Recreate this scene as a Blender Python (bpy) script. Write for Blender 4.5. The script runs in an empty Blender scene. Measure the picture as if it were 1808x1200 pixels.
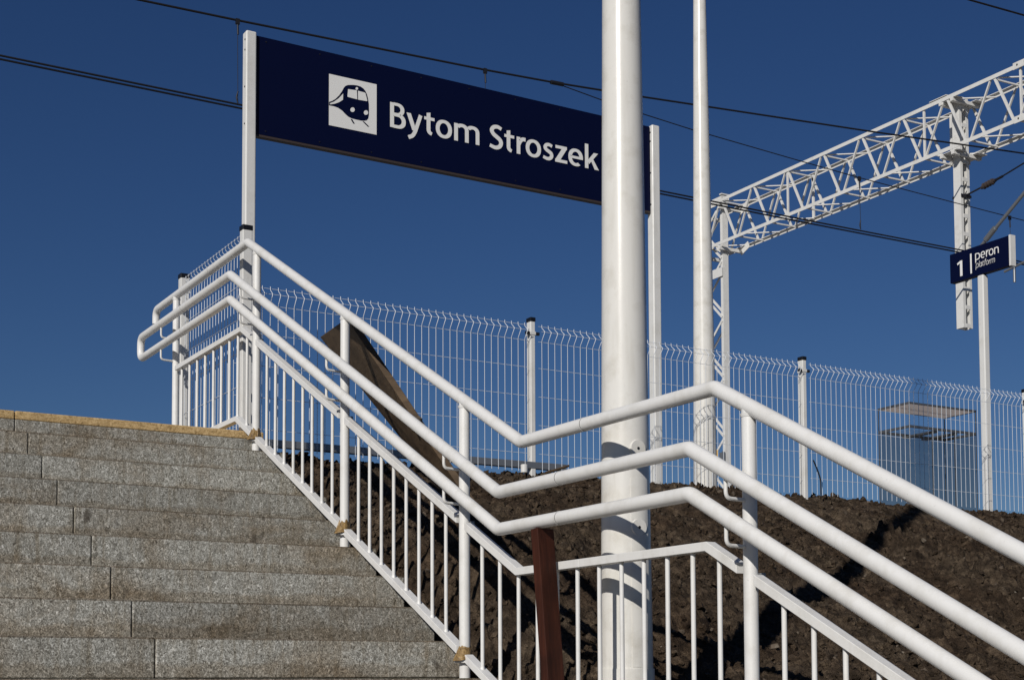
import bpy, math, random
import numpy as np
from mathutils import Vector, Matrix

S = bpy.context.scene
COL = S.collection
# ------------------------------------------------------------------ camera
cam = bpy.data.cameras.new('camera')
cam.sensor_fit = 'HORIZONTAL'; cam.sensor_width = 36.0; cam.lens = 51.534
cam.shift_x = 0.0; cam.shift_y = 0.2501
cam.clip_start = 0.05; cam.clip_end = 3000
co = bpy.data.objects.new('camera', cam); COL.objects.link(co)
R_ = ((0.86142381, -0.50787002, -0.00412977), (0.02639725, 0.05289104, -0.99825133), (0.50720036, 0.85980845, 0.05896797))
r_, u_, d_ = Vector(R_[0]), -Vector(R_[1]), Vector(R_[2])
mw = Matrix((r_, u_, -d_)).transposed().to_4x4(); mw.translation = Vector((-2.84, 0, 1.6))
co.matrix_world = mw
S.camera = co
# ------------------------------------------------------------------ light
SUN = Vector((-1.0, -0.71, 0.64)).normalized()          # towards the sun
w = bpy.data.worlds.new('World'); S.world = w; w.use_nodes = True
nt = w.node_tree; bg = nt.nodes['Background']
sky = nt.nodes.new('ShaderNodeTexSky'); sky.sky_type = 'NISHITA'; sky.sun_disc = False
sky.sun_elevation = math.asin(SUN.z); sky.sun_rotation = math.atan2(SUN.x, SUN.y) % (2*math.pi)
sky.altitude = 300; sky.air_density = 1.0; sky.dust_density = 0.0; sky.ozone_density = 6.0
hs = nt.nodes.new('ShaderNodeHueSaturation'); hs.inputs['Saturation'].default_value = 1.13; hs.inputs['Value'].default_value = 0.74; hs.inputs['Hue'].default_value = 0.511
nt.links.new(sky.outputs[0], hs.inputs['Color'])
nt.links.new(hs.outputs[0], bg.inputs[0]); bg.inputs[1].default_value = 0.05
sl = bpy.data.lights.new('sun', 'SUN'); sl.energy = 3.55; sl.angle = math.radians(0.5); sl.color = (1.0, 0.96, 0.90)
so = bpy.data.objects.new('sun', sl); COL.objects.link(so); so.rotation_euler = SUN.to_track_quat('Z', 'Y').to_euler()
so.location = SUN*40
S.view_settings.view_transform = 'Standard'; S.view_settings.look = 'None'
S.view_settings.exposure = 0.0; S.view_settings.gamma = 1.0

random.seed(7); rng = np.random.default_rng(11)

# ------------------------------------------------------------------ materials
def mat(name, base, rough=0.5, metal=0.0, spec=0.5):
    m = bpy.data.materials.new(name); m.use_nodes = True
    b = m.node_tree.nodes['Principled BSDF']
    b.inputs['Base Color'].default_value = (*base, 1); b.inputs['Roughness'].default_value = rough
    b.inputs['Metallic'].default_value = metal; b.inputs['Specular IOR Level'].default_value = spec
    return m
def nd(m, t, **kw):
    n = m.node_tree.nodes.new(t)
    for k, v in kw.items():
        if k in n.inputs: n.inputs[k].default_value = v
        else: setattr(n, k, v)
    return n
def lk(m, a, b): m.node_tree.links.new(a, b)
def pos(m, scale=(1, 1, 1)):
    g = nd(m, 'ShaderNodeNewGeometry'); mp = nd(m, 'ShaderNodeMapping'); mp.inputs['Scale'].default_value = scale
    lk(m, g.outputs['Position'], mp.inputs['Vector']); return mp.outputs[0]
def noise(m, vec, scale, detail=4, rough=0.55, dist=0.0):
    n = nd(m, 'ShaderNodeTexNoise'); n.inputs['Scale'].default_value = scale; n.inputs['Detail'].default_value = detail
    n.inputs['Roughness'].default_value = rough; n.inputs['Distortion'].default_value = dist; lk(m, vec, n.inputs['Vector']); return n.outputs['Fac']
def ramp(m, fac, stops):
    r = nd(m, 'ShaderNodeValToRGB'); e = r.color_ramp.elements
    while len(e) < len(stops): e.new(0.5)
    for el, (p, c) in zip(e, stops): el.position = p; el.color = (*c, 1) if len(c) == 3 else c
    lk(m, fac, r.inputs[0]); return r.outputs[0]
def mix(m, fac, a, b, mode='MIX'):
    n = nd(m, 'ShaderNodeMix'); n.data_type = 'RGBA'; n.blend_type = mode
    if isinstance(fac, float): n.inputs[0].default_value = fac
    else: lk(m, fac, n.inputs[0])
    for i, s in ((6, a), (7, b)):
        if isinstance(s, tuple): n.inputs[i].default_value = (*s, 1)
        else: lk(m, s, n.inputs[i])
    return n.outputs[2]
def bump(m, h, strength, dist=0.01, prev=None):
    n = nd(m, 'ShaderNodeBump'); n.inputs['Strength'].default_value = strength; n.inputs['Distance'].default_value = dist
    lk(m, h, n.inputs['Height'])
    if prev is not None: lk(m, prev, n.inputs['Normal'])
    return n.outputs[0]
def out(m, col=None, nrm=None, rough=None):
    b = m.node_tree.nodes['Principled BSDF']
    if col is not None: lk(m, col, b.inputs['Base Color'])
    if nrm is not None: lk(m, nrm, b.inputs['Normal'])
    if rough is not None: lk(m, rough, b.inputs['Roughness'])

def paint(name, base, rough, dirt=0.5, streak=True):
    m = mat(name, base, rough)
    p = pos(m); n1 = noise(m, p, 9, 6, 0.65); n2 = noise(m, pos(m, (30, 30, 3)), 1.0, 4)
    n3 = noise(m, p, 120, 2)
    dk = tuple(c*0.72*f for c, f in zip(base, (1.0, 0.97, 0.90)))
    c = mix(m, ramp(m, n1, [(0.50, (0, 0, 0)), (0.72, (dirt,)*3)]), base, dk)
    if streak: c = mix(m, ramp(m, n2, [(0.52, (0, 0, 0)), (0.8, (dirt*0.6,)*3)]), c, dk)
    sp = ramp(m, n3, [(0.72, (0, 0, 0)), (0.78, (0.5,)*3)])
    c = mix(m, sp, c, tuple(x*0.5 for x in base))
    rr = ramp(m, n1, [(0.3, (rough*0.85,)*3), (0.7, (min(1, rough*1.3),)*3)])
    out(m, c, bump(m, noise(m, p, 260, 2), 0.06, 0.002), rr); return m
M = {}
M['rail'] = paint('white_railing_paint', (0.745, 0.735, 0.71), 0.38, 0.5)
M['pole'] = paint('white_pole_paint', (0.72, 0.70, 0.65), 0.24, 0.7)
M['post'] = paint('white_post_paint', (0.70, 0.69, 0.66), 0.35, 0.4)
M['mesh'] = mat('white_coated_wire', (0.66, 0.69, 0.73), 0.35)
M['truss'] = paint('white_truss_paint', (0.70, 0.69, 0.66), 0.45, 0.5)
M['blackp'] = mat('black_plastic', (0.006, 0.006, 0.008), 0.4)  # black plastic for fence caps, cable and keyhole
M['dark'] = mat('dark_metal', (0.03, 0.03, 0.035), 0.5, 0.6)
M['wire'] = mat('dark_copper_wire', (0.012, 0.011, 0.012), 0.6, 0.3)
M['zinc'] = mat('galvanised_steel', (0.30, 0.31, 0.32), 0.45, 0.7)
M['navy'] = mat('navy_sign_face', (0.0008, 0.0028, 0.024), 0.5, 0, 0.15)
M['white'] = mat('white_sign_film', (0.80, 0.79, 0.76), 0.5)
M['brownu'] = mat('brown_sign_underside', (0.045, 0.032, 0.028), 0.6)
M['yellowp'] = mat('yellow_plate', (0.75, 0.42, 0.02), 0.5)

def granite(name, tint=(1, 1, 1)):
    m = mat(name, (0.3, 0.3, 0.28), 0.85, 0, 0.25)
    p = pos(m)
    n1 = noise(m, pos(m, (1, 1, 0.75)), 105, 3, 0.7, 1.6)
    c = ramp(m, n1, [(0.30, (0.06, 0.054, 0.043)), (0.44, (0.195, 0.188, 0.163)),
                     (0.55, (0.36, 0.352, 0.315)), (0.70, (0.74, 0.73, 0.68))])
    st = noise(m, pos(m, (1, 1, 1.4)), 2.6, 6, 0.62, 0.6)
    c = mix(m, ramp(m, st, [(0.46, (0, 0, 0)), (0.70, (0.8,)*3)]), c, mix(m, 1.0, c, (0.62, 0.50, 0.37), 'MULTIPLY'))
    run = noise(m, pos(m, (26, 26, 3.2)), 1.0, 5, 0.65)
    c = mix(m, ramp(m, run, [(0.50, (0, 0, 0)), (0.72, (0.75,)*3)]), c, mix(m, 1.0, c, (0.62, 0.54, 0.43), 'MULTIPLY'))
    # browner ragged band at each riser foot, thin straight dark line below its top edge
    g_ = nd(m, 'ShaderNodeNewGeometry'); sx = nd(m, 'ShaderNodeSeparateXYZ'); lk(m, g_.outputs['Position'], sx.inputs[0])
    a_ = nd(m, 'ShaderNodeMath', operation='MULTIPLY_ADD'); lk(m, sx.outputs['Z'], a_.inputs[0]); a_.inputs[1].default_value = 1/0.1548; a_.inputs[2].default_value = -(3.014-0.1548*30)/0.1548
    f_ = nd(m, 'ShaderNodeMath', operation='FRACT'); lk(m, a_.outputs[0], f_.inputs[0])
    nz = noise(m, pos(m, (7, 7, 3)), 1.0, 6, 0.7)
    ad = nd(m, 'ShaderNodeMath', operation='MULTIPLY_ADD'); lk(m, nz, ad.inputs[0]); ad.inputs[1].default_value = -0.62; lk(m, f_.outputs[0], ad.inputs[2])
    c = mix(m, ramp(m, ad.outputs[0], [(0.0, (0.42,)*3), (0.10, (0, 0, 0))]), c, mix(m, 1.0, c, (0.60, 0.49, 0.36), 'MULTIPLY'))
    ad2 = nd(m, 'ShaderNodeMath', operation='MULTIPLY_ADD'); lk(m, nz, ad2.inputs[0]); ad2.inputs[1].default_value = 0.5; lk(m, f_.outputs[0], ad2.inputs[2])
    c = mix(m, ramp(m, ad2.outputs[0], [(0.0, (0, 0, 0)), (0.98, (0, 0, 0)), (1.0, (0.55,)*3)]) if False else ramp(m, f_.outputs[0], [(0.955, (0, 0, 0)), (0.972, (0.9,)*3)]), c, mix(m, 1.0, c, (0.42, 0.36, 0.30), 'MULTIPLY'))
    sp = noise(m, pos(m, (1, 1, 0.8)), 7.5, 2, 0.4, 0.3)
    c = mix(m, ramp(m, sp, [(0.71, (0, 0, 0)), (0.745, (0.7,)*3)]), c, (0.055, 0.045, 0.035))
    oi = nd(m, 'ShaderNodeObjectInfo'); v = nd(m, 'ShaderNodeMapRange'); v.inputs[3].default_value = 0.92; v.inputs[4].default_value = 1.22
    lk(m, oi.outputs['Random'], v.inputs[0])
    hs = nd(m, 'ShaderNodeHueSaturation'); lk(m, v.outputs[0], hs.inputs['Value']); lk(m, c, hs.inputs['Color'])
    out(m, hs.outputs[0], bump(m, n1, 0.5, 0.004, bump(m, noise(m, p, 30, 3), 0.3, 0.006))); return m
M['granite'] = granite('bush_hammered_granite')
m = mat('yellow_ochre_paint', (0.5, 0.33, 0.12), 0.8, 0, 0.2); M['ochre'] = m
n1 = noise(m, pos(m), 75, 4, 0.7, 1.0)
c = ramp(m, n1, [(0.30, (0.20, 0.13, 0.055)), (0.46, (0.46, 0.31, 0.14)), (0.62, (0.66, 0.48, 0.25))])
out(m, mix(m, ramp(m, noise(m, pos(m), 8, 4), [(0.5, (0, 0, 0)), (0.75, (0.6,)*3)]), c, (0.22, 0.15, 0.07)), bump(m, n1, 0.6, 0.005))
m = mat('concrete', (0.33, 0.32, 0.30), 0.85, 0, 0.2); M['concrete'] = m
out(m, ramp(m, noise(m, pos(m), 14, 6, 0.7), [(0.3, (0.2, 0.195, 0.185)), (0.7, (0.42, 0.41, 0.39))]), bump(m, noise(m, pos(m), 60, 4), 0.3, 0.004))
m = mat('dark_soil', (0.07, 0.05, 0.04), 0.95, 0, 0.12); M['soil'] = m
p = pos(m); big = noise(m, p, 1.3, 5, 0.6); md = noise(m, p, 11, 5, 0.65, 0.4); fine = noise(m, p, 60, 4, 0.7)
c = ramp(m, md, [(0.30, (0.026, 0.019, 0.013)), (0.50, (0.076, 0.055, 0.037)), (0.70, (0.175, 0.131, 0.088))])
c = mix(m, ramp(m, big, [(0.42, (0, 0, 0)), (0.62, (0.6,)*3)]), c, mix(m, 1.0, c, (0.62, 0.52, 0.46), 'MULTIPLY'))
c = mix(m, ramp(m, fine, [(0.64, (0, 0, 0)), (0.74, (0.4,)*3)]), c, (0.15, 0.125, 0.095))
out(m, c, bump(m, fine, 0.9, 0.02, bump(m, noise(m, p, 26, 4, 0.7, 0.5), 0.9, 0.035, bump(m, md, 0.9, 0.06))))
m = mat('stone_chips', (0.2, 0.18, 0.15), 0.9, 0, 0.2); M['stone'] = m
out(m, ramp(m, noise(m, pos(m), 12, 3), [(0.35, (0.05, 0.038, 0.028)), (0.62, (0.12, 0.093, 0.068)), (0.78, (0.30, 0.27, 0.22))]), bump(m, noise(m, pos(m), 90, 3), 0.6, 0.006))
def wood(name, c0, c1, ax):
    m = mat(name, c0, 0.7, 0, 0.2)
    n1 = noise(m, pos(m, ax), 1.0, 5, 0.6, 0.8)
    out(m, mix(m, ramp(m, noise(m, pos(m), 6, 4), [(0.45, (0, 0, 0)), (0.7, (0.6,)*3)]), ramp(m, n1, [(0.3, c0), (0.7, c1)]), tuple(x*0.5 for x in c0)), bump(m, n1, 0.3, 0.004)); return m
M['board'] = wood('weathered_brown_board', (0.065, 0.043, 0.026), (0.125, 0.085, 0.050), (8, 8, 30))
M['redwood'] = wood('red_brown_stained_timber', (0.026, 0.0065, 0.003), (0.070, 0.019, 0.009), (70, 70, 3))
m = mat('brown_kraft_tape', (0.36, 0.23, 0.09), 0.45, 0, 0.5); M['tape'] = m
n1 = noise(m, pos(m), 45, 3, 0.6, 1.0)
out(m, ramp(m, n1, [(0.35, (0.12, 0.07, 0.025)), (0.6, (0.34, 0.22, 0.085))]), bump(m, n1, 0.7, 0.006))
m = mat('brown_grey_platform_paving', (0.28, 0.27, 0.25), 0.9); M['paving'] = m
out(m, ramp(m, noise(m, pos(m), 20, 5), [(0.3, (0.2, 0.19, 0.18)), (0.7, (0.34, 0.33, 0.31))]))
# glass: tinted, thin
m = bpy.data.materials.new('tinted_shelter_glass'); m.use_nodes = True; M['glass'] = m
nt = m.node_tree; nt.nodes.remove(nt.nodes['Principled BSDF'])
tr = nt.nodes.new('ShaderNodeBsdfTransparent'); tr.inputs[0].default_value = (0.74, 0.74, 0.73, 1)
gl = nt.nodes.new('ShaderNodeBsdfDiffuse'); gl.inputs[0].default_value = (0.16, 0.16, 0.16, 1)
mx = nt.nodes.new('ShaderNodeMixShader'); mx.inputs[0].default_value = 0.10
nt.links.new(tr.outputs[0], mx.inputs[1]); nt.links.new(gl.outputs[0], mx.inputs[2])
nt.links.new(mx.outputs[0], nt.nodes['Material Output'].inputs[0])
m = bpy.data.materials.new('translucent_roof_panel'); m.use_nodes = True; M['roofp'] = m
M['frame'] = mat('grey_shelter_frame', (0.07, 0.075, 0.085), 0.5)
nt = m.node_tree; nt.nodes.remove(nt.nodes['Principled BSDF']); tl = nt.nodes.new('ShaderNodeBsdfTranslucent'); tl.inputs[0].default_value = (0.85, 0.79, 0.75, 1)
df = nt.nodes.new('ShaderNodeBsdfDiffuse'); df.inputs[0].default_value = (0.6, 0.58, 0.56, 1); mx = nt.nodes.new('ShaderNodeMixShader'); mx.inputs[0].default_value = 0.35
nt.links.new(tl.outputs[0], mx.inputs[1]); nt.links.new(df.outputs[0], mx.inputs[2]); nt.links.new(mx.outputs[0], nt.nodes['Material Output'].inputs[0])

# ------------------------------------------------------------------ mesh helpers
class MB:
    def __init__(s): s.v = []; s.f = []; s.sm = []
    def add(s, vs, fs, smooth=False):
        o = len(s.v); s.v += [tuple(v) for v in vs]; s.f += [tuple(i+o for i in f) for f in fs]; s.sm += [smooth]*len(fs); return s
    def box(s, a, b):
        x0, y0, z0 = a; x1, y1, z1 = b
        return s.add([(x0,y0,z0),(x1,y0,z0),(x1,y1,z0),(x0,y1,z0),(x0,y0,z1),(x1,y0,z1),(x1,y1,z1),(x0,y1,z1)],
                     [(0,3,2,1),(4,5,6,7),(0,1,5,4),(1,2,6,5),(2,3,7,6),(3,0,4,7)])
    def beam(s, p, q, w, h, up=(0, 0, 1), ext=0.0):
        p = Vector(p); q = Vector(q); d = (q-p).normalized(); p = p-d*ext; q = q+d*ext
        up = Vector(up); a = d.cross(up)
        if a.length < 1e-4: a = d.cross(Vector((1, 0, 0)))
        a.normalize(); b = a.cross(d).normalized(); vs = []
        for o in (p, q):
            for sa, sb in ((-1,-1),(1,-1),(1,1),(-1,1)): vs.append(o + a*sa*w/2 + b*sb*h/2)
        return s.add(vs, [(0,1,2,3),(7,6,5,4),(0,4,5,1),(1,5,6,2),(2,6,7,3),(3,7,4,0)])
    def tube(s, pts, r, n=14, cap=True, r2=None, smooth=True):
        P = [Vector(p) for p in pts]; k = len(P); rings = []
        d0 = (P[1]-P[0]).normalized(); a = d0.orthogonal().normalized()
        if abs(d0.z) < 0.999:
            a = d0.cross(Vector((0, 0, 1))).normalized()
        for i in range(k):
            din = (P[i]-P[i-1]).normalized() if i else (P[1]-P[0]).normalized()
            dou = (P[i+1]-P[i]).normalized() if i < k-1 else din
            t = (din+dou).normalized(); a = (a - din*a.dot(din)).normalized(); b = din.cross(a)
            rr = r if r2 is None else r+(r2-r)*i/(k-1)
            ring = []
            for j in range(n):
                an = 2*math.pi*j/n; c = a*math.cos(an)*rr + b*math.sin(an)*rr
                c = c - din*(c.dot(t)/max(0.3, din.dot(t))); ring.append(P[i]+c)
            rings.append(ring)
            a = (a - dou*a.dot(dou)).normalized()
        vs = [v for rg in rings for v in rg]; fs = []
        for i in range(k-1):
            for j in range(n): fs.append((i*n+j, i*n+(j+1) % n, (i+1)*n+(j+1) % n, (i+1)*n+j))
        s.add(vs, fs, smooth)
        if cap:
            o = len(s.v)-len(vs); s.f += [tuple(o+j for j in range(n))[::-1], tuple(o+(k-1)*n+j for j in range(n))]; s.sm += [False, False]
        return s
    def cone(s, x, y, z0, z1, r0, r1, n=40, cap=True): return s.tube([(x, y, z0), (x, y, z1)], r0, n, cap, r1)
    def stripbar(s, pts, x0, x1, t):            # rectangular bar swept through (y,z) points, mitred, thickness t across
        n = len(pts); P = [Vector((0, a, b)) for a, b in pts]; vs = []
        for i in range(n):
            din = (P[i]-P[i-1]).normalized() if i else (P[1]-P[0]).normalized()
            dou = (P[i+1]-P[i]).normalized() if i < n-1 else din
            tt = (din+dou).normalized(); nn = Vector((0, -tt.z, tt.y)); 
            if nn.z < 0: nn = -nn
            k = t/2/max(0.3, tt.dot(din))
            if i in (0, n-1): nn = Vector((0, 0, 1)); k = t/2/abs(din.y) if abs(din.y) > 0.3 else t/2
            for X, sg in ((x0, -1), (x1, -1), (x1, 1), (x0, 1)): vs.append((X, P[i].y+nn.y*k*sg, P[i].z+nn.z*k*sg))
        fs = [(0,1,2,3), tuple((n-1)*4+j for j in (3,2,1,0))]
        for i in range(n-1):
            for j in range(4): fs.append((i*4+j, (i+1)*4+j, (i+1)*4+(j+1) % 4, i*4+(j+1) % 4))
        return s.add(vs, fs)
    def build(s, name, m, parent=None, bevel=0.0, seg=2):
        me = bpy.data.meshes.new(name); me.from_pydata([tuple(v) for v in s.v], [], s.f)
        me.polygons.foreach_set('use_smooth', s.sm); me.materials.append(m); me.update()
        o = bpy.data.objects.new(name, me); COL.objects.link(o)
        import bmesh
        b = bmesh.new(); b.from_mesh(me); bmesh.ops.recalc_face_normals(b, faces=b.faces)
        for e in b.edges:
            if len(e.link_faces) == 2 and e.link_faces[0].smooth != e.link_faces[1].smooth: e.smooth = False
        b.to_mesh(me); b.free()
        if parent is not None:
            o.parent = parent; o.matrix_parent_inverse = Matrix.Translation(-world_loc(parent))
        if bevel:
            md = o.modifiers.new('bevel', 'BEVEL'); md.width = bevel; md.segments = seg; md.limit_method = 'ANGLE'; md.angle_limit = math.radians(40)
        return o
def _parts(s, name, m, parent=None, bevel=0.0, seg=2):
    par = list(range(len(s.v)))
    def find(i):
        while par[i] != i: par[i] = par[par[i]]; i = par[i]
        return i
    for f in s.f:
        a = find(f[0])
        for j in f[1:]:
            b = find(j)
            if a != b: par[b] = a
    G = {}
    for f, sm in zip(s.f, s.sm): G.setdefault(find(f[0]), []).append((f, sm))
    res = []
    for fs in G.values():
        ids = sorted({i for f, _ in fs for i in f}); ix = {i: k for k, i in enumerate(ids)}
        mb = MB(); mb.v = [s.v[i] for i in ids]; mb.f = [tuple(ix[i] for i in f) for f, _ in fs]; mb.sm = [q for _, q in fs]
        res.append(mb.build(name, m, parent, bevel, seg))
    return res
MB.parts = _parts
LOC = {}
def world_loc(o): return LOC.get(o.name, Vector((0, 0, 0)))
def tag(o, label, cat, group=None, kind=None):
    if label: o['label'] = label
    if cat: o['category'] = cat
    if group: o['group'] = group
    if kind: o['kind'] = kind
    return o
def thing(name, loc, label, cat, group=None):
    o = bpy.data.objects.new(name, None); COL.objects.link(o); o.location = loc; o.empty_display_size = 0.1
    LOC[o.name] = Vector(loc); return tag(o, label, cat, group)
def struct(o): o['kind'] = 'structure'; return o
def fillet(pts, r, n=4):
    P = [Vector(p) for p in pts]; o = [P[0]]
    for i in range(1, len(P)-1):
        a = (P[i-1]-P[i]).normalized(); b = (P[i+1]-P[i]).normalized()
        p0 = P[i]+a*r; p1 = P[i]+b*r
        for k in range(n+1):
            t = k/n; o.append(p0*(1-t)**2 + P[i]*2*t*(1-t) + p1*t*t)
    o.append(P[-1]); return o
# lettering drawn as humanist sans strokes (em units: cap .674, x-height .484)
def g_arc(cx, cy, rx, ry, a0, a1, n=14, p=2.2):
    o = []
    for i in range(n+1):
        a = math.radians(a0+(a1-a0)*i/n); c_, s_ = math.cos(a), math.sin(a)
        o.append((cx+rx*math.copysign(abs(c_)**(2/p), c_), cy+ry*math.copysign(abs(s_)**(2/p), s_)))
    return o
def g_strip(A, B): return [[A[i], A[i+1], B[i+1], B[i]] for i in range(len(A)-1)]
def g_rib(K, w0, w1=None, sub=6):
    w1 = w0 if w1 is None else w1; P = []
    for i in range(len(K)-1):
        p0 = K[max(0, i-1)]; p1 = K[i]; p2 = K[i+1]; p3 = K[min(len(K)-1, i+2)]
        for j in range(sub):
            t = j/sub; P.append(tuple(0.5*((2*p1[k])+(-p0[k]+p2[k])*t+(2*p0[k]-5*p1[k]+4*p2[k]-p3[k])*t*t+(-p0[k]+3*p1[k]-3*p2[k]+p3[k])*t**3) for k in (0, 1)))
    P.append(K[-1]); A = []; B = []
    for i, p_ in enumerate(P):
        q0 = P[max(0, i-1)]; q1 = P[min(len(P)-1, i+1)]; dx, dy = q1[0]-q0[0], q1[1]-q0[1]; l = math.hypot(dx, dy) or 1
        w_ = (w0+(w1-w0)*math.sin(math.pi*i/(len(P)-1)))/2; A.append((p_[0]-dy/l*w_, p_[1]+dx/l*w_)); B.append((p_[0]+dy/l*w_, p_[1]-dx/l*w_))
    return g_strip(A, B)
def g_box(x0, y0, x1, y1): return [[(x0, y0), (x1, y0), (x1, y1), (x0, y1)]]
def g_diag(x0, y0, x1, y1, wd): return [[(x0, y0), (x0+wd, y0), (x1+wd, y1), (x1, y1)]]
def g_ring(x0, x1, y0, y1, tv, th, a0=0, a1=360):
    cx, cy = (x0+x1)/2, (y0+y1)/2; rx, ry = (x1-x0)/2, (y1-y0)/2
    return g_strip(g_arc(cx, cy, rx, ry, a0, a1, 32), g_arc(cx, cy, rx-tv, ry-th, a0, a1, 32, 2.0))
def g_bowl(x0, xc, x1, y0, y1, tv, th):
    cy, ry = (y0+y1)/2, (y1-y0)/2
    return g_strip([(x0, y1)]+g_arc(xc, cy, x1-xc, ry, 90, -90, 18, 2.2)+[(x0, y0)], [(x0, y1-th)]+g_arc(xc, cy, x1-xc-tv, ry-th, 90, -90, 18, 2.0)+[(x0, y0+th)])
def g_arch(x0, x1, top, sw, th):       # left stem edge x0, right leg right edge x1
    cx = (x0+x1)/2; rx = (x1-x0)/2
    return g_strip(g_arc(cx, top-0.17, rx, 0.17, 150, 0, 12), g_arc(cx, top-0.17, rx-sw, 0.17-th, 150, 0, 12, 2.0))+g_box(x1-sw, 0, x1, top-0.17)
def glyph(ch, k=1.0):
    s_ = 0.112*k; t_ = 0.088*k; X = 0.484
    if ch == 'B': return g_box(0, 0, s_, .674)+g_bowl(s_*.9, .20, .405, .328, .680, s_, t_*.92)+g_bowl(s_*.9, .22, .445, -.006, .398, s_*1.03, t_), .445
    if ch == 'y': return g_diag(.0, X, .165, .03, s_*1.10)+g_rib([(.405, X), (.30, .17), (.245, .01), (.17, -.115), (.055, -.178)], s_*.92), .46
    if ch == 't': return g_strip([(.07, .59), (.07, .15)]+g_arc(.235, .15, .165, .158, 180, 262, 8), [(.07+s_, .615), (.07+s_, .16)]+g_arc(.25, .16, .07, .082, 180, 262, 8))+g_box(0, X-t_*.95, .30, X), .30
    if ch == 'o': return g_ring(0, .475, -.011, .495, s_, t_), .475
    if ch == 'm': return g_box(0, 0, s_, X)+g_arch(.03, .432, .495, s_, t_*1.05)+g_arch(.35, .752, .495, s_, t_*1.05), .752
    if ch == 'n': return g_box(0, 0, s_, X)+g_arch(.03, .445, .495, s_, t_*1.05), .445
    if ch == 'r': return g_box(0, 0, s_, X)+g_rib([(.07, .28), (.115, .375), (.185, .435), (.275, .437)], s_*.95), .275
    if ch == 'S': return g_rib([(.385, .590), (.275, .634), (.155, .608), (.092, .515), (.145, .415), (.25, .345), (.345, .275), (.372, .180), (.315, .080), (.19, .042), (.035, .083)], s_*.86, s_*1.06), .43
    if ch == 's': return g_rib([(.305, .412), (.215, .446), (.125, .425), (.083, .355), (.125, .292), (.20, .252), (.272, .205), (.290, .130), (.240, .060), (.15, .038), (.025, .072)], s_*.78, s_*.95), .345
    if ch == 'z': return g_box(.012, X-t_, .375, X)+g_box(0, 0, .385, t_)+g_diag(0, t_*.7, .225, X-t_*.7, s_*1.35), .385
    if ch == 'e': return g_strip(g_arc(.235, .242, .235, .253, 0, 308, 30), g_arc(.235, .242, .235-s_, .253-t_, 0, 303, 30, 2.0))+g_box(.06, .205, .468, .205+t_*.85), .47
    if ch == 'k': return g_box(0, 0, s_, .710)+[[(s_*.8, .235), (.29, X), (.43, X), (s_*1.2, .13)]]+[[(.165, .305), (.315, 0), (.455, 0), (.245, .330)]], .455
    if ch == 'p': return g_box(0, -.198, s_, X)+g_bowl(.06, .235, .495, -.011, .495, s_, t_), .495
    if ch == 'l': return g_box(0, 0, s_, .710), s_
    if ch == 'a': return g_ring(0, .40, -.011, .495, s_, t_)+g_box(.40-s_*.8, 0, .42, X), .42
    if ch == 'f': return g_strip([(.06, 0), (.06, .52)]+g_arc(.23, .53, .17, .19, 180, 84, 8), [(.06+s_, 0), (.06+s_, .52)]+g_arc(.24, .53, .06, .105, 180, 84, 8))+g_box(0, X-t_*.9, .26, X), .27
    if ch == '1': return g_box(.15, 0, .15+s_*1.15, .65)+[[(.15+s_*.3, .65), (0, .575), (.02, .49), (.16, .555)]], .15+s_*1.15
    raise ValueError(ch)
KERN = {'By': -.035, 'yt': -.03, 'to': -.02, 'St': -.02, 'tr': .0, 'ro': -.04, 'sz': -.02, 'ze': -.02, 'at': -.01, 'tf': .0, 'fo': -.03, 'er': .01}
def lettering(s, u0, u1, v0, size, mapf, m, parent, shear=0.0, k=1.0):
    x = 0; polys = []; prev = ''
    for ch in s:
        g_, wd = glyph(ch, k)
        if prev: x += (0.075 if ch not in 'oesy' else 0.055)+(-0.012 if prev in 'oerS' else 0)+KERN.get(prev+ch, 0)
        polys += [[(x+a+shear*b, b) for a, b in q] for q in g_]; x += wd; prev = ch
    xs_ = [a for q in polys for a, b in q]; lo_, hi_ = min(xs_), max(xs_); mb = MB()
    for i, q in enumerate(polys):
        mb.add([mapf(u0+(a-lo_)/(hi_-lo_)*(u1-u0), v0+b*size, 0.002+0.00003*(i % 7)) for a, b in q], [tuple(range(len(q)))])
    return mb.build('lettering', m, parent)
def poly2d(mb, pts, mapf, off): mb.add([mapf(x, y, off) for x, y in pts], [tuple(range(len(pts)))])
def disc(cx, cy, rx, ry, n=20): return [(cx+rx*math.cos(2*math.pi*i/n), cy+ry*math.sin(2*math.pi*i/n)) for i in range(n)]

# ------------------------------------------------------------------ terrain
def vnoise(x, y, seed):
    r = np.random.default_rng(seed); T = r.random((256, 256))
    xi = np.floor(x).astype(int); yi = np.floor(y).astype(int); fx = x-xi; fy = y-yi
    fx = fx*fx*(3-2*fx); fy = fy*fy*(3-2*fy); g = lambda a, b: T[a & 255, b & 255]
    return (g(xi, yi)*(1-fx)+g(xi+1, yi)*fx)*(1-fy)+(g(xi, yi+1)*(1-fx)+g(xi+1, yi+1)*fx)*fy - 0.5
def clods(x, y, cell, seed, dens=1.0, amp=0.62):
    r = np.random.default_rng(seed); A = r.random((256, 256, 5)); X = x/cell; Y = y/cell
    xi = np.floor(X).astype(int); yi = np.floor(Y).astype(int); h = np.zeros_like(X)
    for di in (-1, 0, 1):
        for dj in (-1, 0, 1):
            c = A[(xi+di) & 255, (yi+dj) & 255]; R = 0.35+0.45*c[..., 2]
            dx = X-(xi+di+c[..., 0]); dy = Y-(yi+dj+c[..., 1]); th = c[..., 4]*3.14
            ex = (dx*np.cos(th)+dy*np.sin(th))/R; ey = (-dx*np.sin(th)+dy*np.cos(th))/(R*0.72)
            q = np.clip(1-(ex**2+ey**2), 0, 1); h = np.maximum(h, np.sqrt(q)*R*amp*(c[..., 3] < dens))
    return h*cell
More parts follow.
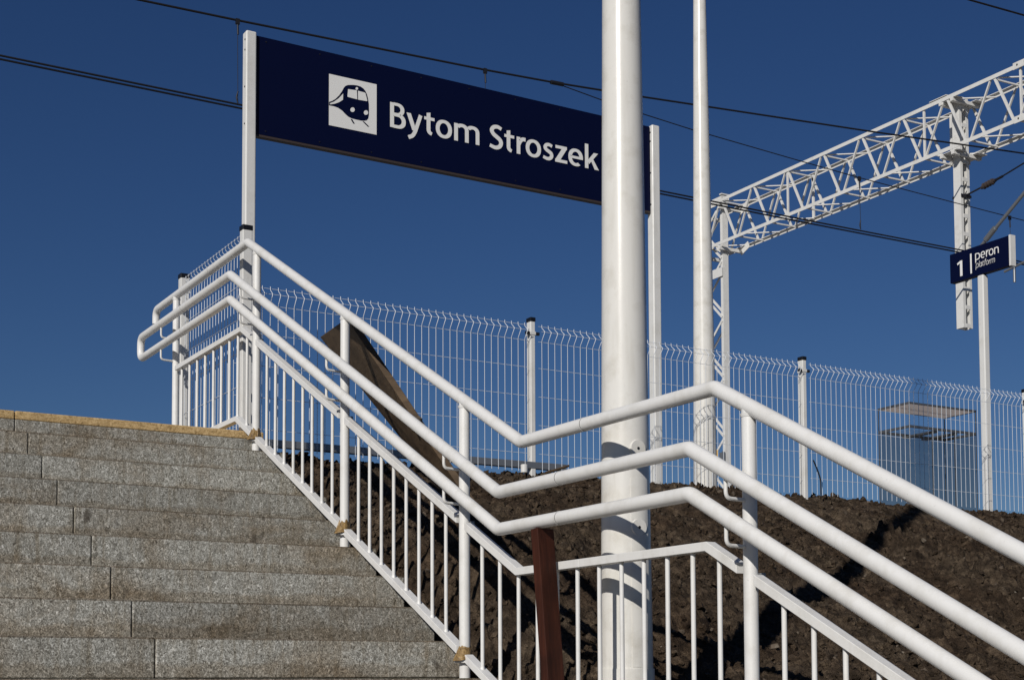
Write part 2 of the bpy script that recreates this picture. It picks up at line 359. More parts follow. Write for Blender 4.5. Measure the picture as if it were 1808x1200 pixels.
def soil_z(X, Y):
    z = 3.06-0.392*(8.62-Y)
    crest = 3.035+0.02*np.clip((X-1.5)/1.2, 0, 1)
    k = 0.05; z = -k*np.log(np.exp(-z/k)+np.exp(-crest/k))
    z = z-0.03*np.clip((Y-8.45)/0.3, 0, 1)
    z = np.where(Y < 3.5, np.maximum(z, -0.02), z)
    tr = np.clip(1-(X-0.12)/0.42, 0, 1); z = z-0.20*tr*tr*(3-2*tr)*np.clip((8.4-Y)/0.8, 0, 1)
    calm = np.clip((8.5-Y)/0.8, 0.35, 1)
    z = z+calm*(0.13*vnoise(X*0.9, Y*0.9, 1)+0.07*vnoise(X*2.3+5, Y*2.3, 2)+0.045*vnoise(X*4.7, Y*5.6+3, 3))
    mask = np.clip(0.5+1.5*vnoise(X*1.1+9, Y*1.1, 9), 0.3, 1)
    z = z+calm*(mask*clods(X, Y, 0.19, 4, 0.35)*0.9+clods(X+3, Y+1, 0.095, 5, 0.5)*1.2*mask+clods(X+3, Y+4, 0.058, 15, 0.5)*1.5*mask+clods(X, Y+7, 0.034, 6, 0.75)*1.5)
    z = z+0.032*vnoise(X*12, Y*12, 7)+0.016*vnoise(X*29, Y*29, 8)
    return z
def grid(name, xs, ys, zf, m):
    X, Y = np.meshgrid(xs, ys, indexing='ij'); Z = zf(X, Y); nx, ny = X.shape
    me = bpy.data.meshes.new(name); me.vertices.add(nx*ny)
    me.vertices.foreach_set('co', np.stack([X, Y, Z], -1).reshape(-1).astype(np.float32))
    i = np.arange(nx*ny).reshape(nx, ny); q = np.stack([i[:-1, :-1], i[1:, :-1], i[1:, 1:], i[:-1, 1:]], -1).reshape(-1, 4)
    me.loops.add(q.size); me.loops.foreach_set('vertex_index', q.reshape(-1)); me.polygons.add(len(q))
    me.polygons.foreach_set('loop_start', np.arange(0, q.size, 4)); me.polygons.foreach_set('use_smooth', np.ones(len(q), bool))
    me.update(calc_edges=True); me.materials.append(m)
    o = bpy.data.objects.new(name, me); COL.objects.link(o); return struct(o)
xs = np.concatenate([np.arange(0.115, 7.4, 0.0145), np.arange(7.4, 12, 0.05), np.arange(12, 60, 0.8)])
ys = np.concatenate([np.arange(-1.0, 4.3, 0.08), np.arange(4.3, 8.75, 0.0145), np.arange(8.75, 8.95, 0.05)])
grid('dirt_slope', xs, ys, soil_z, M['soil'])
grid('embankment', np.arange(-60, -5.0, 0.5), np.arange(-1, 9.0, 0.25), lambda X, Y: np.minimum(3.0, np.maximum(-0.02, 3.0-0.392*(8.62-Y)))+0.08*vnoise(X*2, Y*2, 12), M['soil'])
g = MB(); g.add([(-900, -900, -0.03), (900, -900, -0.03), (900, 900, -0.03), (-900, 900, -0.03)], [(0, 1, 2, 3)])
struct(g.build('ground', M['soil']))
g = MB(); g.box((-60, 8.9, 2.2), (60, 13.4, 2.985)); struct(g.build('platform', M['paving']))
g = MB(); g.box((-60, 13.4, 1.0), (60, 17.9, 2.2)); struct(g.build('trackbed', M['concrete']))
g = MB(); g.box((-60, 17.9, 1.0), (60, 26, 3.0)); struct(g.build('far_platform', M['paving']))
# loose stones on the slope: uncountable
sb = MB()
OCT = np.array([(1,0,0),(-1,0,0),(0,1,0),(0,-1,0),(0,0,1),(0,0,-1),(.6,.6,.6),(-.6,.6,-.55),(.55,-.6,.5),(-.6,-.55,.6)])
OF = [(0,2,6),(6,2,4),(6,4,0),(0,4,8),(8,4,9),(9,4,1),(4,2,1),(0,8,3),(8,9,3),(9,1,3),(0,3,5),(3,1,5),(1,7,5),(1,2,7),(2,5,7),(2,0,5)]
def scatter(mb, N, rmin, rvar, power, y0=4.6):
    SX = 0.2+7.2*rng.random(N)**1.15; SY = rng.uniform(y0, 8.72, N)
    keep = vnoise(SX*1.6+4, SY*1.6, 21)+0.5 > rng.random(N)*0.8; SX, SY = SX[keep], SY[keep]; SZ = soil_z(SX, SY); N = len(SX)
    R = rmin+rvar*rng.random(N)**power
    Q = rng.normal(size=(N, 4)); Q /= np.linalg.norm(Q, axis=1, keepdims=True); w_, x_, y_, z_ = Q.T
    RM = np.stack([1-2*(y_*y_+z_*z_), 2*(x_*y_-z_*w_), 2*(x_*z_+y_*w_), 2*(x_*y_+z_*w_), 1-2*(x_*x_+z_*z_), 2*(y_*z_-x_*w_), 2*(x_*z_-y_*w_), 2*(y_*z_+x_*w_), 1-2*(x_*x_+y_*y_)], -1).reshape(N, 3, 3)
    V = OCT[None]*rng.uniform(0.7, 1.2, (N, 10, 1))*R[:, None, None]*rng.uniform(0.7, 1.3, (N, 1, 3)); V = np.einsum('nij,nkj->nki', RM, V)
    V += np.stack([SX, SY, SZ+R*0.3], -1)[:, None, :]
    o = len(mb.v); mb.v += [tuple(v) for v in V.reshape(-1, 3)]
    for i in range(N): mb.f += [tuple(k+o+i*10 for k in f) for f in OF]
    mb.sm += [False]*(N*16)
cb_ = MB(); scatter(cb_, 26000, 0.005, 0.022, 3.2)
tag(cb_.build('soil_crumbs', M['soil']), 'dark crumbled soil lumps covering the dirt slope behind the railing', 'soil', kind='stuff')
scatter(sb, 2600, 0.004, 0.018, 3.5)
tag(sb.build('stones', M['stone']), 'small pale loose stones strewn over the dark dirt slope', 'stones', kind='stuff')

# ------------------------------------------------------------------ staircase
X_END = 0.122; RUN = 0.297; RISE = 0.1548; YT = 7.765; ZT = 3.014
st = thing('staircase', (-2.4, 7.7, 1.45), 'wide grey granite staircase climbing to the platform, with an ochre painted top edge', 'staircase')
def step_block(x0, x1, y, ztop, depth=0.345, h=RISE-0.003):
    b = MB(); b.box((x0, y, ztop-h), (x1, y+depth, ztop)); return b
def make_step(k, y, z, top=False):
    mb = MB(); h = RISE-0.0035
    js = -1.235+0.0035*k
    xs_ = [X_END]; 
    a = js
    cuts = [js-1.26*3, js-1.26*2, js-1.26, js, X_END]
    if top:
        for c0, c1 in zip([cuts[0]-1.2]+cuts[:-1], cuts):
            mb.box((c0+0.002, y, z-h), (c1-(0 if c1 == X_END else 0.002), y+0.6, z-0.044))
    else:
        for c0, c1 in zip([cuts[0]-1.2]+cuts[:-1], cuts):
            dy = random.uniform(-0.0015, 0.0015)
            mb.box((c0+0.002, y+dy, z-h), (c1-(0 if c1 == X_END else 0.002), y+0.345, z+random.uniform(-0.001, 0.001)))
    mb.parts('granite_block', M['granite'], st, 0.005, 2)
    if top:
        mb = MB()
        for c0, c1 in zip([cuts[0]-1.2]+cuts[:-1], cuts):
            mb.box((c0+0.002, y-0.001, z-0.044), (c1-(0 if c1 == X_END else 0.002), y+0.6, z+0.001))
        mb.parts('painted_edge', M['ochre'], st, 0.006, 2)
for k in range(10):
    make_step(k, YT-RUN*k+(0.003 if k == 0 else 0), ZT-RISE*k, top=(k == 0))
# mid landing and the lower flight
for k in range(9):
    mb = MB(); y = 3.60-RUN*k; z = ZT-RISE*(k+10)
    if k == 0:
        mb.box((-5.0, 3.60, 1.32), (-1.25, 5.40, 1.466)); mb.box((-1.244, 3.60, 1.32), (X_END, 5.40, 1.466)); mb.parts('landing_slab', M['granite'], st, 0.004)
    y = 3.60-RUN*(k+1); z = 1.466-RISE*(k+1)
    if z < 0.02: break
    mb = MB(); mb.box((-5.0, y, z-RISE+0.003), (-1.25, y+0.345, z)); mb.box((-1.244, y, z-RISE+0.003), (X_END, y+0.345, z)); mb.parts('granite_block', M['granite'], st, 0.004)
b = MB()                                                        # concrete core below the treads
prof = [(YT+0.1, ZT-0.16), (YT-RUN*8+0.1, ZT-RISE*9-0.01), (3.72, 1.30), (1.10, -0.02), (YT+0.1, -0.02)]
prof = [(9.0, ZT-0.16)]+prof[:-1]+[(9.0, -0.02)]
n = len(prof); b.add([(-4.98, y, z) for y, z in prof]+[(X_END-0.03, y, z) for y, z in prof], [tuple(range(n)), tuple(range(2*n-1, n-1, -1))]+[(i, (i+1) % n, n+(i+1) % n, n+i) for i in range(n)])
b.build('concrete_core', M['concrete'], st)
b = MB(); b.box((-5.0, YT+0.606, 2.86), (X_END, 8.895, ZT-0.012)); struct(b.build('platform_edge_paving', M['paving']))

# ------------------------------------------------------------------ railing
rl = thing('stair_railing', (0, 5.19, 1.617), 'white tubular stair railing with two handrails and rows of balusters beside the granite steps', 'railing')
YA, ZA = 7.709, 4.068; YK, ZK = 4.740, 2.513; YL = 3.567; SL = 0.521; YE = 0.62
def railz(y):
    if y > YA: return ZA
    if y > YK: return ZK+(ZA-ZK)*(y-YK)/(YA-YK)
    if y > YL: return ZK
    return ZK-SL*(YL-y)
def rail_pts(dz, x, up_end):
    return [(x, YA, ZA-dz), (x, YK, ZK-dz), (x, YL, ZK-dz), (x, YE, ZK-SL*(YL-YE)-dz)]
RR = 0.0242
tp = [(0, 9.43, 3.975), (0, 9.43, ZA)]+rail_pts(0, 0, 0)
def path(pts): 
    P = [Vector(p) for p in pts]; o = [P[0]]
    for i in range(1, len(P)-1):
        r = 0.055 if (P[i].y > 9.3) else 0.016
        a = (P[i-1]-P[i]).normalized(); b2 = (P[i+1]-P[i]).normalized(); n_ = 6 if r > 0.03 else 3
        for k in range(n_+1):
            t = k/n_; o.append((P[i]+a*r)*(1-t)**2+P[i]*2*t*(1-t)+(P[i]+b2*r)*t*t)
    o.append(P[-1]); return o
MB().tube(path(tp), RR, 28).build('top_rail', M['rail'], rl)
XH = -0.101
lo = rail_pts(0.338, XH, 0); up = rail_pts(0.198, XH, 0)
loop = lo[::-1]+[(XH, 9.425, ZA-0.338), (XH, 9.425, ZA-0.198)]+up
MB().tube(path(loop), RR, 28).build('handrail', M['rail'], rl)
jr = MB()                                                       # joint sleeves
def ring(x, y, z, d):
    d = Vector(d).normalized(); c = Vector((x, y, z)); jr.tube([c-d*0.0022, c+d*0.0022], RR+0.0012, 28)
for y in (4.304, 8.341): ring(0, y, railz(y), (0, 1, 0))
for y in (4.312, 8.54):
    for dz in (0.198, 0.338): ring(XH, y, railz(y)-dz, (0, 1, 0))
jr.parts('joint_sleeve', M['rail'], rl)
jd = MB()
for x, y, dz in ((0, 4.300, 0), (0, 8.337, 0), (XH, 4.308, 0.198), (XH, 4.308, 0.338), (XH, 8.536, 0.198), (XH, 8.536, 0.338)):
    jd.tube([(x, y-0.001, railz(y)-dz), (x, y+0.001, railz(y)-dz)], RR+0.0004, 28)
jd.parts('joint_gap', M['dark'], rl)
POSTS = [8.997, 7.565, 6.378, 5.191, 3.407, 2.219, 1.03]
def treadz(y):
    if y > YT: return ZT
    if y > 5.089: return ZT-RISE*math.ceil((YT-y)/RUN)
    if y > 3.60: return 1.466
    return 1.466-RISE*math.ceil((3.60-y)/RUN)
def barz(y):                                                    # centre of the upper panel bar
    if y > 7.773: return 3.590
    if y > 4.754: return 2.021+(3.590-2.021)*(y-4.754)/(7.773-4.754)
    if y > 3.600: return 2.021
    return 2.021-SL*(3.600-y)
YB1, YB2, YB3 = 7.848, 4.86, 3.70
def botz(y):
    if y > YB1: return 3.093
    if y > YB2: return 1.545+(3.093-1.545)*(y-YB2)/(YB1-YB2)
    if y > YB3: return 1.545
    return 1.545-SL*(YB3-y)
for y in POSTS:
    tz = treadz(y)
    p = MB().tube([(0, y, tz-0.05), (0, y, railz(y)-0.004)], 0.0222, 24).build('post', M['rail'], rl)
    fz = tz+0.062
    MB().tube([(0, y, railz(y)-0.034), (0, y, railz(y)-0.024)], 0.0236, 24, False, 0.0262).build('weld_bead', M['rail'], p)
    if y < 8:
        f = MB(); f.tube([(0, y, fz), (0, y, fz+0.010)], 0.043, 28); f.tube([(0, y, fz+0.010), (0, y, fz+0.018)], 0.043, 28, True, 0.033); f.build('flange', M['rail'], p)
    else:
        f = MB(); f.tube([(0, y, tz), (0, y, tz+0.01)], 0.043, 28); f.build('flange', M['rail'], p)
    if y in (7.565, 6.378, 5.191):                              # torn brown tape collar
        t = MB(); n = 22; R0 = []; R1 = []; rr = random.Random(int(y*100))
        for j in range(n):
            an = 2*math.pi*j/n
            lx = 1+0.95*max(0, math.cos(an-math.radians(205)))**2
            R0.append((math.cos(an)*0.031*lx, y+math.sin(an)*0.031*lx, fz+0.019-(lx-1)*0.012+rr.uniform(-.002, .002)))
            R1.append((math.cos(an)*0.0236, y+math.sin(an)*0.0236, fz+0.068+rr.uniform(-0.008, 0.010)))
        t.add(R0+R1, [(j, (j+1) % n, n+(j+1) % n, n+j) for j in range(n)])
        t.add([(v[0]*0.97, y+(v[1]-y)*0.97, v[2]-0.001) for v in R0]+[(v[0]*0.985, y+(v[1]-y)*0.985, v[2]) for v in R1], [(n+j, n+(j+1) % n, (j+1) % n, j) for j in range(n)])
        t.build('tape_collar', M['tape'], p)
    for dz in (0.198, 0.338):                                   # cranked handrail brackets
        hz = railz(y)-dz; yy = y-0.012
        pts = fillet([(XH, yy, hz-0.018), (XH, yy, hz-0.088), (-0.018, y, hz-0.088)], 0.022, 5)
        MB().tube(pts, 0.0062, 10).build('handrail_bracket', M['rail'], p)
# panel bars, cut at each post
def seg_bar(y0, y1, zf, knots, name):
    ks = [y0]+[k for k in sorted(knots, reverse=True) if y1 < k < y0]+[y1]
    MB().stripbar([(k, zf(k)) for k in ks], -0.020, 0.020, 0.029).build(name, M['rail'], rl, 0.0018, 2)
edges = [(8.94, 7.597), (7.533, 6.415), (6.345, 5.228), (5.158, 3.450), (3.372, 2.256), (2.184, 1.07)]
for i, (a, b_) in enumerate(edges):
    kt = (7.773, 4.754, 3.600); kb = (YB1, YB2, YB3)
    if i == 3:
        seg_bar(a, 4.319, barz, kt, 'panel_bar'); seg_bar(4.315, b_, barz, kt, 'panel_bar')
    else: seg_bar(a+(0.02 if i == 0 else 0), b_, barz, kt, 'panel_bar')
    seg_bar(a, b_, botz, kb, 'bottom_bar')
    tb = MB()                                                   # small lugs joining the bar to the posts
    for yy, sgn in ((a, 1), (b_, -1)):
        tb.box((0.012, min(yy, yy+sgn*0.03), barz(yy)-0.004), (0.028, max(yy, yy+sgn*0.03), barz(yy)+0.022))
        tb.box((-0.008, min(yy, yy+sgn*0.03), botz(yy)-0.006), (0.008, max(yy, yy+sgn*0.03), botz(yy)+0.006))
    tb.parts('bar_lug', M['zinc'], rl)
bal = [8.872, 8.72, 8.574, 8.425, 8.277, 8.138, 8.000, 7.857, 7.711]
bal += [7.405, 7.279, 7.152, 7.025, 6.90, 6.778, 6.651, 6.525] + [6.219, 6.097, 5.971, 5.845, 5.72, 5.597, 5.474, 5.351]
bal += [5.045, 4.905, 4.764, 4.627, 4.491, 4.355, 4.217, 4.082, 3.952, 3.822, 3.688, 3.555] + [3.260, 3.135, 3.009, 2.882, 2.757, 2.632, 2.507, 2.382]
bal += [2.09, 1.965, 1.84, 1.715, 1.59, 1.465, 1.34, 1.215]
for y in bal:
    mb = MB().tube([(0, y, botz(y)+0.008), (0, y, barz(y)-0.010)], 0.0079, 12)
    mb.tube([(0, y, botz(y)+0.010), (0, y, botz(y)+0.024)], 0.0105, 12, True, 0.0080)
    mb.build('baluster', M['rail'], rl)

# red brown timber under the lower handrail
t = thing('timber_prop', (-0.070, 4.395, 1.468), 'dark red brown timber prop leaning under the lower white handrail', 'timber prop')
mb = MB(); mb.box((-0.042, -0.018, 0), (0.042, 0.018, 0.685)); o = mb.build('timber', M['redwood'], None, 0.003)
o.parent = t; t.rotation_euler = (math.radians(-5.2), 0, math.radians(14))

# board leaning on the slope behind the railing
o = MB()
q = [Vector(p) for p in ((0.29, 7.365, 3.494), (0.08, 6.54, 3.392), (0.4, 5.815, 2.375), (0.52, 6.315, 2.511))]
nn = (q[1]-q[0]).cross(q[3]-q[0]).normalized()
if nn.x < 0: nn = -nn
o.add(q+[p+nn*0.032 for p in q], [(0,1,2,3),(7,6,5,4),(0,4,5,1),(1,5,6,2),(2,6,7,3),(3,7,4,0)])
tag(o.build('wooden_board', M['board'], None, 0.003), 'broad weathered brown board leaning up the dirt behind the railing', 'board')
# clod resting by the board
cl = MB(); rr = random.Random(3)
for ox, oy, oz, r0 in ((0, 0, 0, 0.024), (-0.01, -0.025, -0.01, 0.02), (0.01, 0.03, -0.02, 0.022)):
    vs = []; fs = []; nu, nv = 12, 8
    for i in range(nv+1):
        for j in range(nu):
            th = math.pi*i/nv; ph = 2*math.pi*j/nu; r = r0*(1+rr.uniform(-.22, .22) if 0 < i < nv else 1)
            vs.append((0.262+ox+r*math.sin(th)*math.cos(ph), 6.135+oy+r*math.sin(th)*math.sin(ph), 2.835+oz+r*math.cos(th)))
    for i in range(nv):
        for j in range(nu): fs.append((i*nu+j, i*nu+(j+1) % nu, (i+1)*nu+(j+1) % nu, (i+1)*nu+j))
    cl.add(vs, fs)
tag(cl.build('soil_clod', M['stone']), 'lump of dry brown soil caught on the edge of the leaning board', 'soil clod')

# ------------------------------------------------------------------ mesh fences
def panel(parent, p0, p1, ztop, height, fold, sp=0.0527):
    p0 = Vector(p0); p1 = Vector(p1); L = (p1-p0).length; d = (p1-p0)/L; fo = Vector(fold)*0.042
    mb = MB(); n = int(L/sp); off = (L-n*sp)/2
    for i in range(n+1):
        b = p0+d*(off+i*sp)
        prof = [(ztop+0.004, 0), (ztop-0.020, 0.08), (ztop-0.052, 1), (ztop-0.105, 0.05), (ztop-0.125, 0), (ztop-height, 0)]
        mb.tube([(b.x+fo.x*k, b.y+fo.y*k, z) for z, k in prof], 0.0022, 5, False)
    zz = [(ztop-0.008, 0.0), (ztop-0.053, 1.0), (ztop-0.115, 0.0)]
    z = ztop-0.30
    while z > ztop-height: zz.append((z, 0)); z -= 0.198
    for z, k in zz:
        a = p0+fo*k-Vector(fold)*0.006; e = p1+fo*k-Vector(fold)*0.006
        mb.tube([(a.x, a.y, z), (e.x, e.y, z)], 0.0017, 5, False)
    return mb.build('mesh_panel', M['mesh'], parent)
def fpost(parent, x, y, z0, z1, wx, wy, clampz=(), cdir=(1, 0)):
    p = MB().box((x-wx/2, y-wy/2, z0), (x+wx/2, y+wy/2, z1-0.022)).build('post', M['post'], parent, 0.005, 3)
    MB().box((x-wx/2-0.003, y-wy/2-0.003, z1-0.024), (x+wx/2+0.003, y+wy/2+0.003, z1+0.006)).build('cap', M['blackp'], p, 0.004, 2)
    for cz in clampz:
        c = MB(); c.box((x-wx/2-0.004, y-wy/2-0.004, cz-0.012), (x+wx/2+0.004, y+wy/2+0.004, cz+0.012))
        c.build('clamp', M['post'], p, 0.002)
        c = MB()
        for s in (-1, 1):
            cx = x+s*cdir[0]*(wx/2+0.022); cy = y-0.02+s*cdir[1]*(wy/2+0.022)
            c.box((cx-0.014, cy-0.010, cz-0.010), (cx+0.014, cy+0.012, cz+0.010))
        c.parts('clamp_bolt', M['dark'], p, 0.002)
    return p
fz = thing('mesh_fence', (2.46, 8.53, 3.05), 'long white wire mesh fence with black capped posts along the crest of the dirt slope', 'fence')
PX = [0.16, 2.352, 4.81, 7.345, 9.71, 12.16, 14.61]
for a, b in zip(PX[:-1], PX[1:]): panel(fz, (a+0.045, 8.50, 0), (b-0.045, 8.50, 0), 4.06, 1.02, (0, -1, 0))
for x in PX[1:]: fpost(fz, x, 8.53, 2.9, 4.105, 0.036, 0.056, (4.0,))
gb = MB(); gb.box((0.2, 8.50, 3.062), (2.62, 8.54, 3.110)); gb.build('gravel_board', M['zinc'], fz, 0.004)
f2 = thing('mesh_fence', (0.12, 8.0, 3.014), 'short white wire mesh fence between two black capped posts at the top of the stairs', 'fence')
panel(f2, (0.09, 8.05, 0), (0.09, 9.12, 0), 4.222, 1.14, (1, 0, 0), 0.0535)
fpost(f2, 0.095, 8.0, 3.0, 4.25, 0.058, 0.056, (4.14,), (0, 1))
fpost(f2, 0.10, 9.16, 3.0, 4.25, 0.058, 0.056, (4.14,), (0, 1))
# black cable by the fence post, loose pipe bits on the crest
tag(MB().tube(fillet([(4.845, 8.46, 3.30), (4.875, 8.45, 3.23), (4.90, 8.44, 3.15), (4.90, 8.44, 3.03)], 0.03), 0.006, 8).build('cable', M['blackp']), 'thin black cable coming out of the soil beside a white fence post', 'cable')
mb = MB(); mb.tube([(2.173, 8.33, 3.00), (2.173, 8.33, 3.055)], 0.024, 20); tag(mb.build('pipe_stub', M['post'], None, 0.003), 'short white pipe stub poking out of the soil below the fence', 'pipe')
tag(MB().tube([(2.36, 8.36, 3.015), (2.45, 8.35, 3.045), (2.535, 8.34, 3.075)], 0.010, 8, True, 0.008).build('stick', M['board']), 'small bent stick lying on the crest of the dirt slope', 'stick')

# ------------------------------------------------------------------ lamp posts
def lamp_post(x, y, z0, zt, r0, r1, label):
    t = thing('lamp_post', (x, y, z0), label, 'lamp post')
    rm = r0+(r1-r0)*(4.6-z0)/(zt-z0) if z0 < 2 else None
    if rm: pm = MB(); pm.tube([(x, y, z0), (x, y, 4.6)], r0, 64, True, rm); pm.tube([(x, y, 4.6), (x, y, zt)], rm, 64, True, rm*0.92); pm.build('pole', M['pole'], t)
    else: MB().tube([(x, y, z0), (x, y, zt)], r0, 64, True, r1).build('pole', M['pole'], t)
    L = thing_lamp = MB(); L.tube([(x, y, zt), (x, y, zt+0.12), (x-0.15, y, zt+0.2), (x-0.6, y, zt+0.24)], 0.03, 12); L.build('arm', M['pole'], t)
    h = MB(); h.box((x-1.05, y-0.11, zt+0.21), (x-0.55, y+0.11, zt+0.28)); h.build('lamp_head', M['zinc'], t, 0.02)
    return t
PX1, PY1 = 0.205, 4.347
t1 = lamp_post(PX1, PY1, 1.2, 8.2, 0.0985, 0.033, 'thick white lamp post with an access door rising in front of the station sign')
def radius1(z): return 0.0985+(0.033-0.0985)*(z-1.2)/7.0
def wrap(z0, z1, a0, a1, thick, name, m, rbev=0.0, inset=0.0, n=18):
    # curved plate on the first pole; angles from the camera side
    base = math.atan2(-PY1, -2.84-PX1); mb = MB(); V = []; F = []
    def pt(a, z, dr): rr = radius1(z)+dr; an = base+math.radians(a); return (PX1+rr*math.cos(an), PY1+rr*math.sin(an), z)
    for i in range(n+1):
        a = a0+(a1-a0)*i/n; V += [pt(a, z0, thick), pt(a, z1, thick), pt(a, z0, -0.002), pt(a, z1, -0.002)]
    for i in range(n): k = i*4; F += [(k, k+4, k+5, k+1), (k+1, k+5, k+7, k+3), (k+2, k, k+4, k+6)]
    F += [(0, 1, 3, 2), (n*4, n*4+2, n*4+3, n*4+1)]
    mb.add(V, F); return mb.build(name, m, t1)
wrap(1.21, 1.650, -180, 172, 0.0045, 'sleeve', M['pole'], n=90)
wrap(1.655, 2.33, 12, 60, 0.0018, 'access_door', M['pole'])
def lug(z):
    base = math.atan2(-PY1, -2.84-PX1)+math.radians(32); dv = Vector((math.cos(base), math.sin(base), 0))
    c = Vector((PX1, PY1, z))+dv*(radius1(z)-0.014)
    l = MB().tube([c, c+dv*0.013, c+dv*0.0165], 0.034, 28, True, 0.030).build('door_lug', M['pole'], t1)
    MB().tube([c+dv*0.016, c+dv*0.0172], 0.0055, 12).build('keyhole', M['blackp'], l)
lug(2.437); lug(2.153)
lamp_post(4.182, 8.95, 3.0, 8.6, 0.094, 0.032, 'slimmer white lamp post standing behind the mesh fence between sign and gantry')

# ------------------------------------------------------------------ station name sign
sg = thing('station_sign', (2.17, 9.1, 3.0), 'large navy station name sign reading Bytom Stroszek between two tall white posts', 'station sign')
YS = 9.075
for x in (0.510, 3.817):
    p = MB().box((x-0.036, 9.05, 2.95), (x+0.036, 9.125, 5.928)).build('post', M['post'], sg, 0.010, 3)
    b = MB()
    for z in (5.87, 5.80, 5.55, 5.30): b.tube([(x-0.0365, 9.075, z), (x-0.039, 9.075, z)], 0.006, 8)
    b.parts('screw', M['dark'], p)
pn = MB().box((0.553, YS, 5.246), (3.775, YS+0.045, 5.915)).build('sign_panel', M['navy'], sg, 0.002)
MB().box((0.553, YS+0.001, 5.232), (3.775, YS+0.044, 5.2455)).build('lower_edge', M['brownu'], pn)
fy = lambda off: YS-0.0015-off
wmap = lambda x, z, off=0.002: (x, fy(off), z)
lettering('Bytom', 1.537, 2.253, 5.482, 0.264, wmap, M['white'], pn)
lettering('Stroszek', 2.336, 3.294, 5.480, 0.264, wmap, M['white'], pn)
sc = MB()
for x in np.linspace(0.62, 3.72, 9):
    for z in (5.885, 5.275): sc.tube([(x, YS, z), (x, YS-0.003, z)], 0.005, 8)
sc.parts('rivet', M['dark'], pn)
U0, U1, V0, V1 = 1.075, 1.434, 5.405, 5.763
def pu(x, y):        # crop coordinates of the pictogram square -> sign coordinates
    u = (x-102)/474; top = 127+111*u; bot = 632+101*u; return U0+(U1-U0)*u, V0+(V1-V0)*(bot-y)/(bot-top)
pic = MB(); poly2d(pic, [(U0, V0), (U1, V0), (U1, V1), (U0, V1)], wmap, 0.001); pc = pic.build('pictogram', M['white'], pn)
tr_ = [(103,405),(130,397),(165,377),(200,343),(228,303),(246,268),(262,250),(285,241),(315,240),(345,241),(380,246),(415,258),(442,277),(462,302),(477,335),(488,380),(496,430),(497,480),(496,540),(490,572),(473,589),(448,593),(415,590),(370,580),(325,568),(290,550),(262,525),(230,490),(190,462),(150,447),(103,438)]
a = MB(); poly2d(a, [pu(*p) for p in tr_], wmap, 0.0025)
for q_ in ([(313,574),(331,578),(357,621),(340,619)], [(432,598),(450,602),(502,653),(485,651)]): poly2d(a, [pu(*p) for p in q_], wmap, 0.0025)
tm = a.build('train_symbol', M['navy'], pc)
a = MB()
for q_ in ([(288,282),(372,294),(376,298),(380,384),(284,358),(282,350)], [(386,299),(455,318),(462,324),(481,398),(476,403),(389,387)], [(108,420),(150,404),(195,372),(240,325),(238,386),(200,410),(160,424),(115,431)]):
    poly2d(a, [pu(*p) for p in q_], wmap, 0.004)
for cx, cy, r in ((333, 485, 22), (467, 515, 22), (375, 277, 13)): poly2d(a, [pu(*p) for p in disc(cx, cy, r, r*1.04)], wmap, 0.004)
a.parts('train_window', M['white'], tm)

# ------------------------------------------------------------------ platform number sign
pg = thing('platform_sign', (7.36, 8.96, 3.0), 'small navy flag sign reading 1 peron platform on a slim white post', 'platform sign')
MB().box((7.298, 8.925, 2.95), (7.366, 8.993, 5.208)).build('post', M['post'], pg, 0.012, 3)
bx = MB().box((7.300, 8.632, 5.212), (7.358, 9.305, 5.478)).build('sign_box', M['navy'], pg, 0.003)
MB().box((7.296, 8.612, 5.208), (7.362, 8.631, 5.482)).build('end_cap', M['post'], bx, 0.002)
ymap = lambda u, z, off=0.002: (7.300-0.001-off, -u, z)
lettering('1', -9.218, -9.157, 5.250, 0.218, ymap, M['white'], bx)
lettering('peron', -9.008, -8.742, 5.352, 0.122, ymap, M['white'], bx, 0.0, 0.8)
lettering('platform', -9.006, -8.786, 5.280, 0.080, ymap, M['white'], bx, 0.18, 0.55)
ln = MB(); poly2d(ln, [(-9.066, 5.245), (-9.048, 5.245), (-9.048, 5.425), (-9.066, 5.425)], ymap, 0.002); ln.build('divider_line', M['white'], bx)

# ------------------------------------------------------------------ portal gantry
gt = thing('portal_gantry', (14.4, 21.0, 3.0), 'white lattice steel gantry spanning the tracks above the platform sign', 'gantry')
XF, XB, ZB, ZU = 14.2, 14.75, 9.76, 10.56
Y0, Y1 = 21.75, 5.6
for x in (XF, XB):
    for z in (ZB, ZU):
        c = MB(); c.beam((x, Y0, z+0.026), (x, Y1, z+0.026), 0.050, 0.010); c.beam((x+(0.021 if x == XF else -0.021)*-1, Y0, z-0.004), (x+(0.021 if x == XF else -0.021)*-1, Y1, z-0.004), 0.008, 0.050)
        c.build('chord', M['truss'], gt)
tops = [21.15-0.917*i for i in range(17)]; bots = [21.60-0.912*i for i in range(17)]
far = MB()
def bar(p, q, w_, h_, up=(0, 0, 1)):
    if min(p[1], q[1]) < 13.6: far.beam(p, q, w_, h_, up)
    else: MB().beam(p, q, w_, h_, up).build('lacing_bar', M['truss'], gt)
for i in range(16):
    for x in (XF, XB):
        bar((x, tops[i]+0.04, ZU-0.02), (x, bots[i]-0.05, ZB+0.02), 0.024, 0.030, (1, 0, 0))
        bar((x, tops[i]-0.04, ZU-0.02), (x, bots[i+1]+0.05, ZB+0.02), 0.036, 0.030, (1, 0, 0))
    bar((XF, tops[i], ZU-0.01), (XB, tops[i]-0.02, ZU-0.01), 0.026, 0.022)
    bar((XF, tops[i]-0.1, ZU-0.035), (XB, tops[i]-0.50, ZU-0.035), 0.028, 0.016)
    bar((XF, bots[i]-0.05, ZB-0.01), (XB, bots[i]-0.07, ZB-0.01), 0.026, 0.022)
    bar((XF, bots[i]-0.12, ZB+0.02), (XB, bots[i]-0.55, ZB+0.02), 0.028, 0.016)
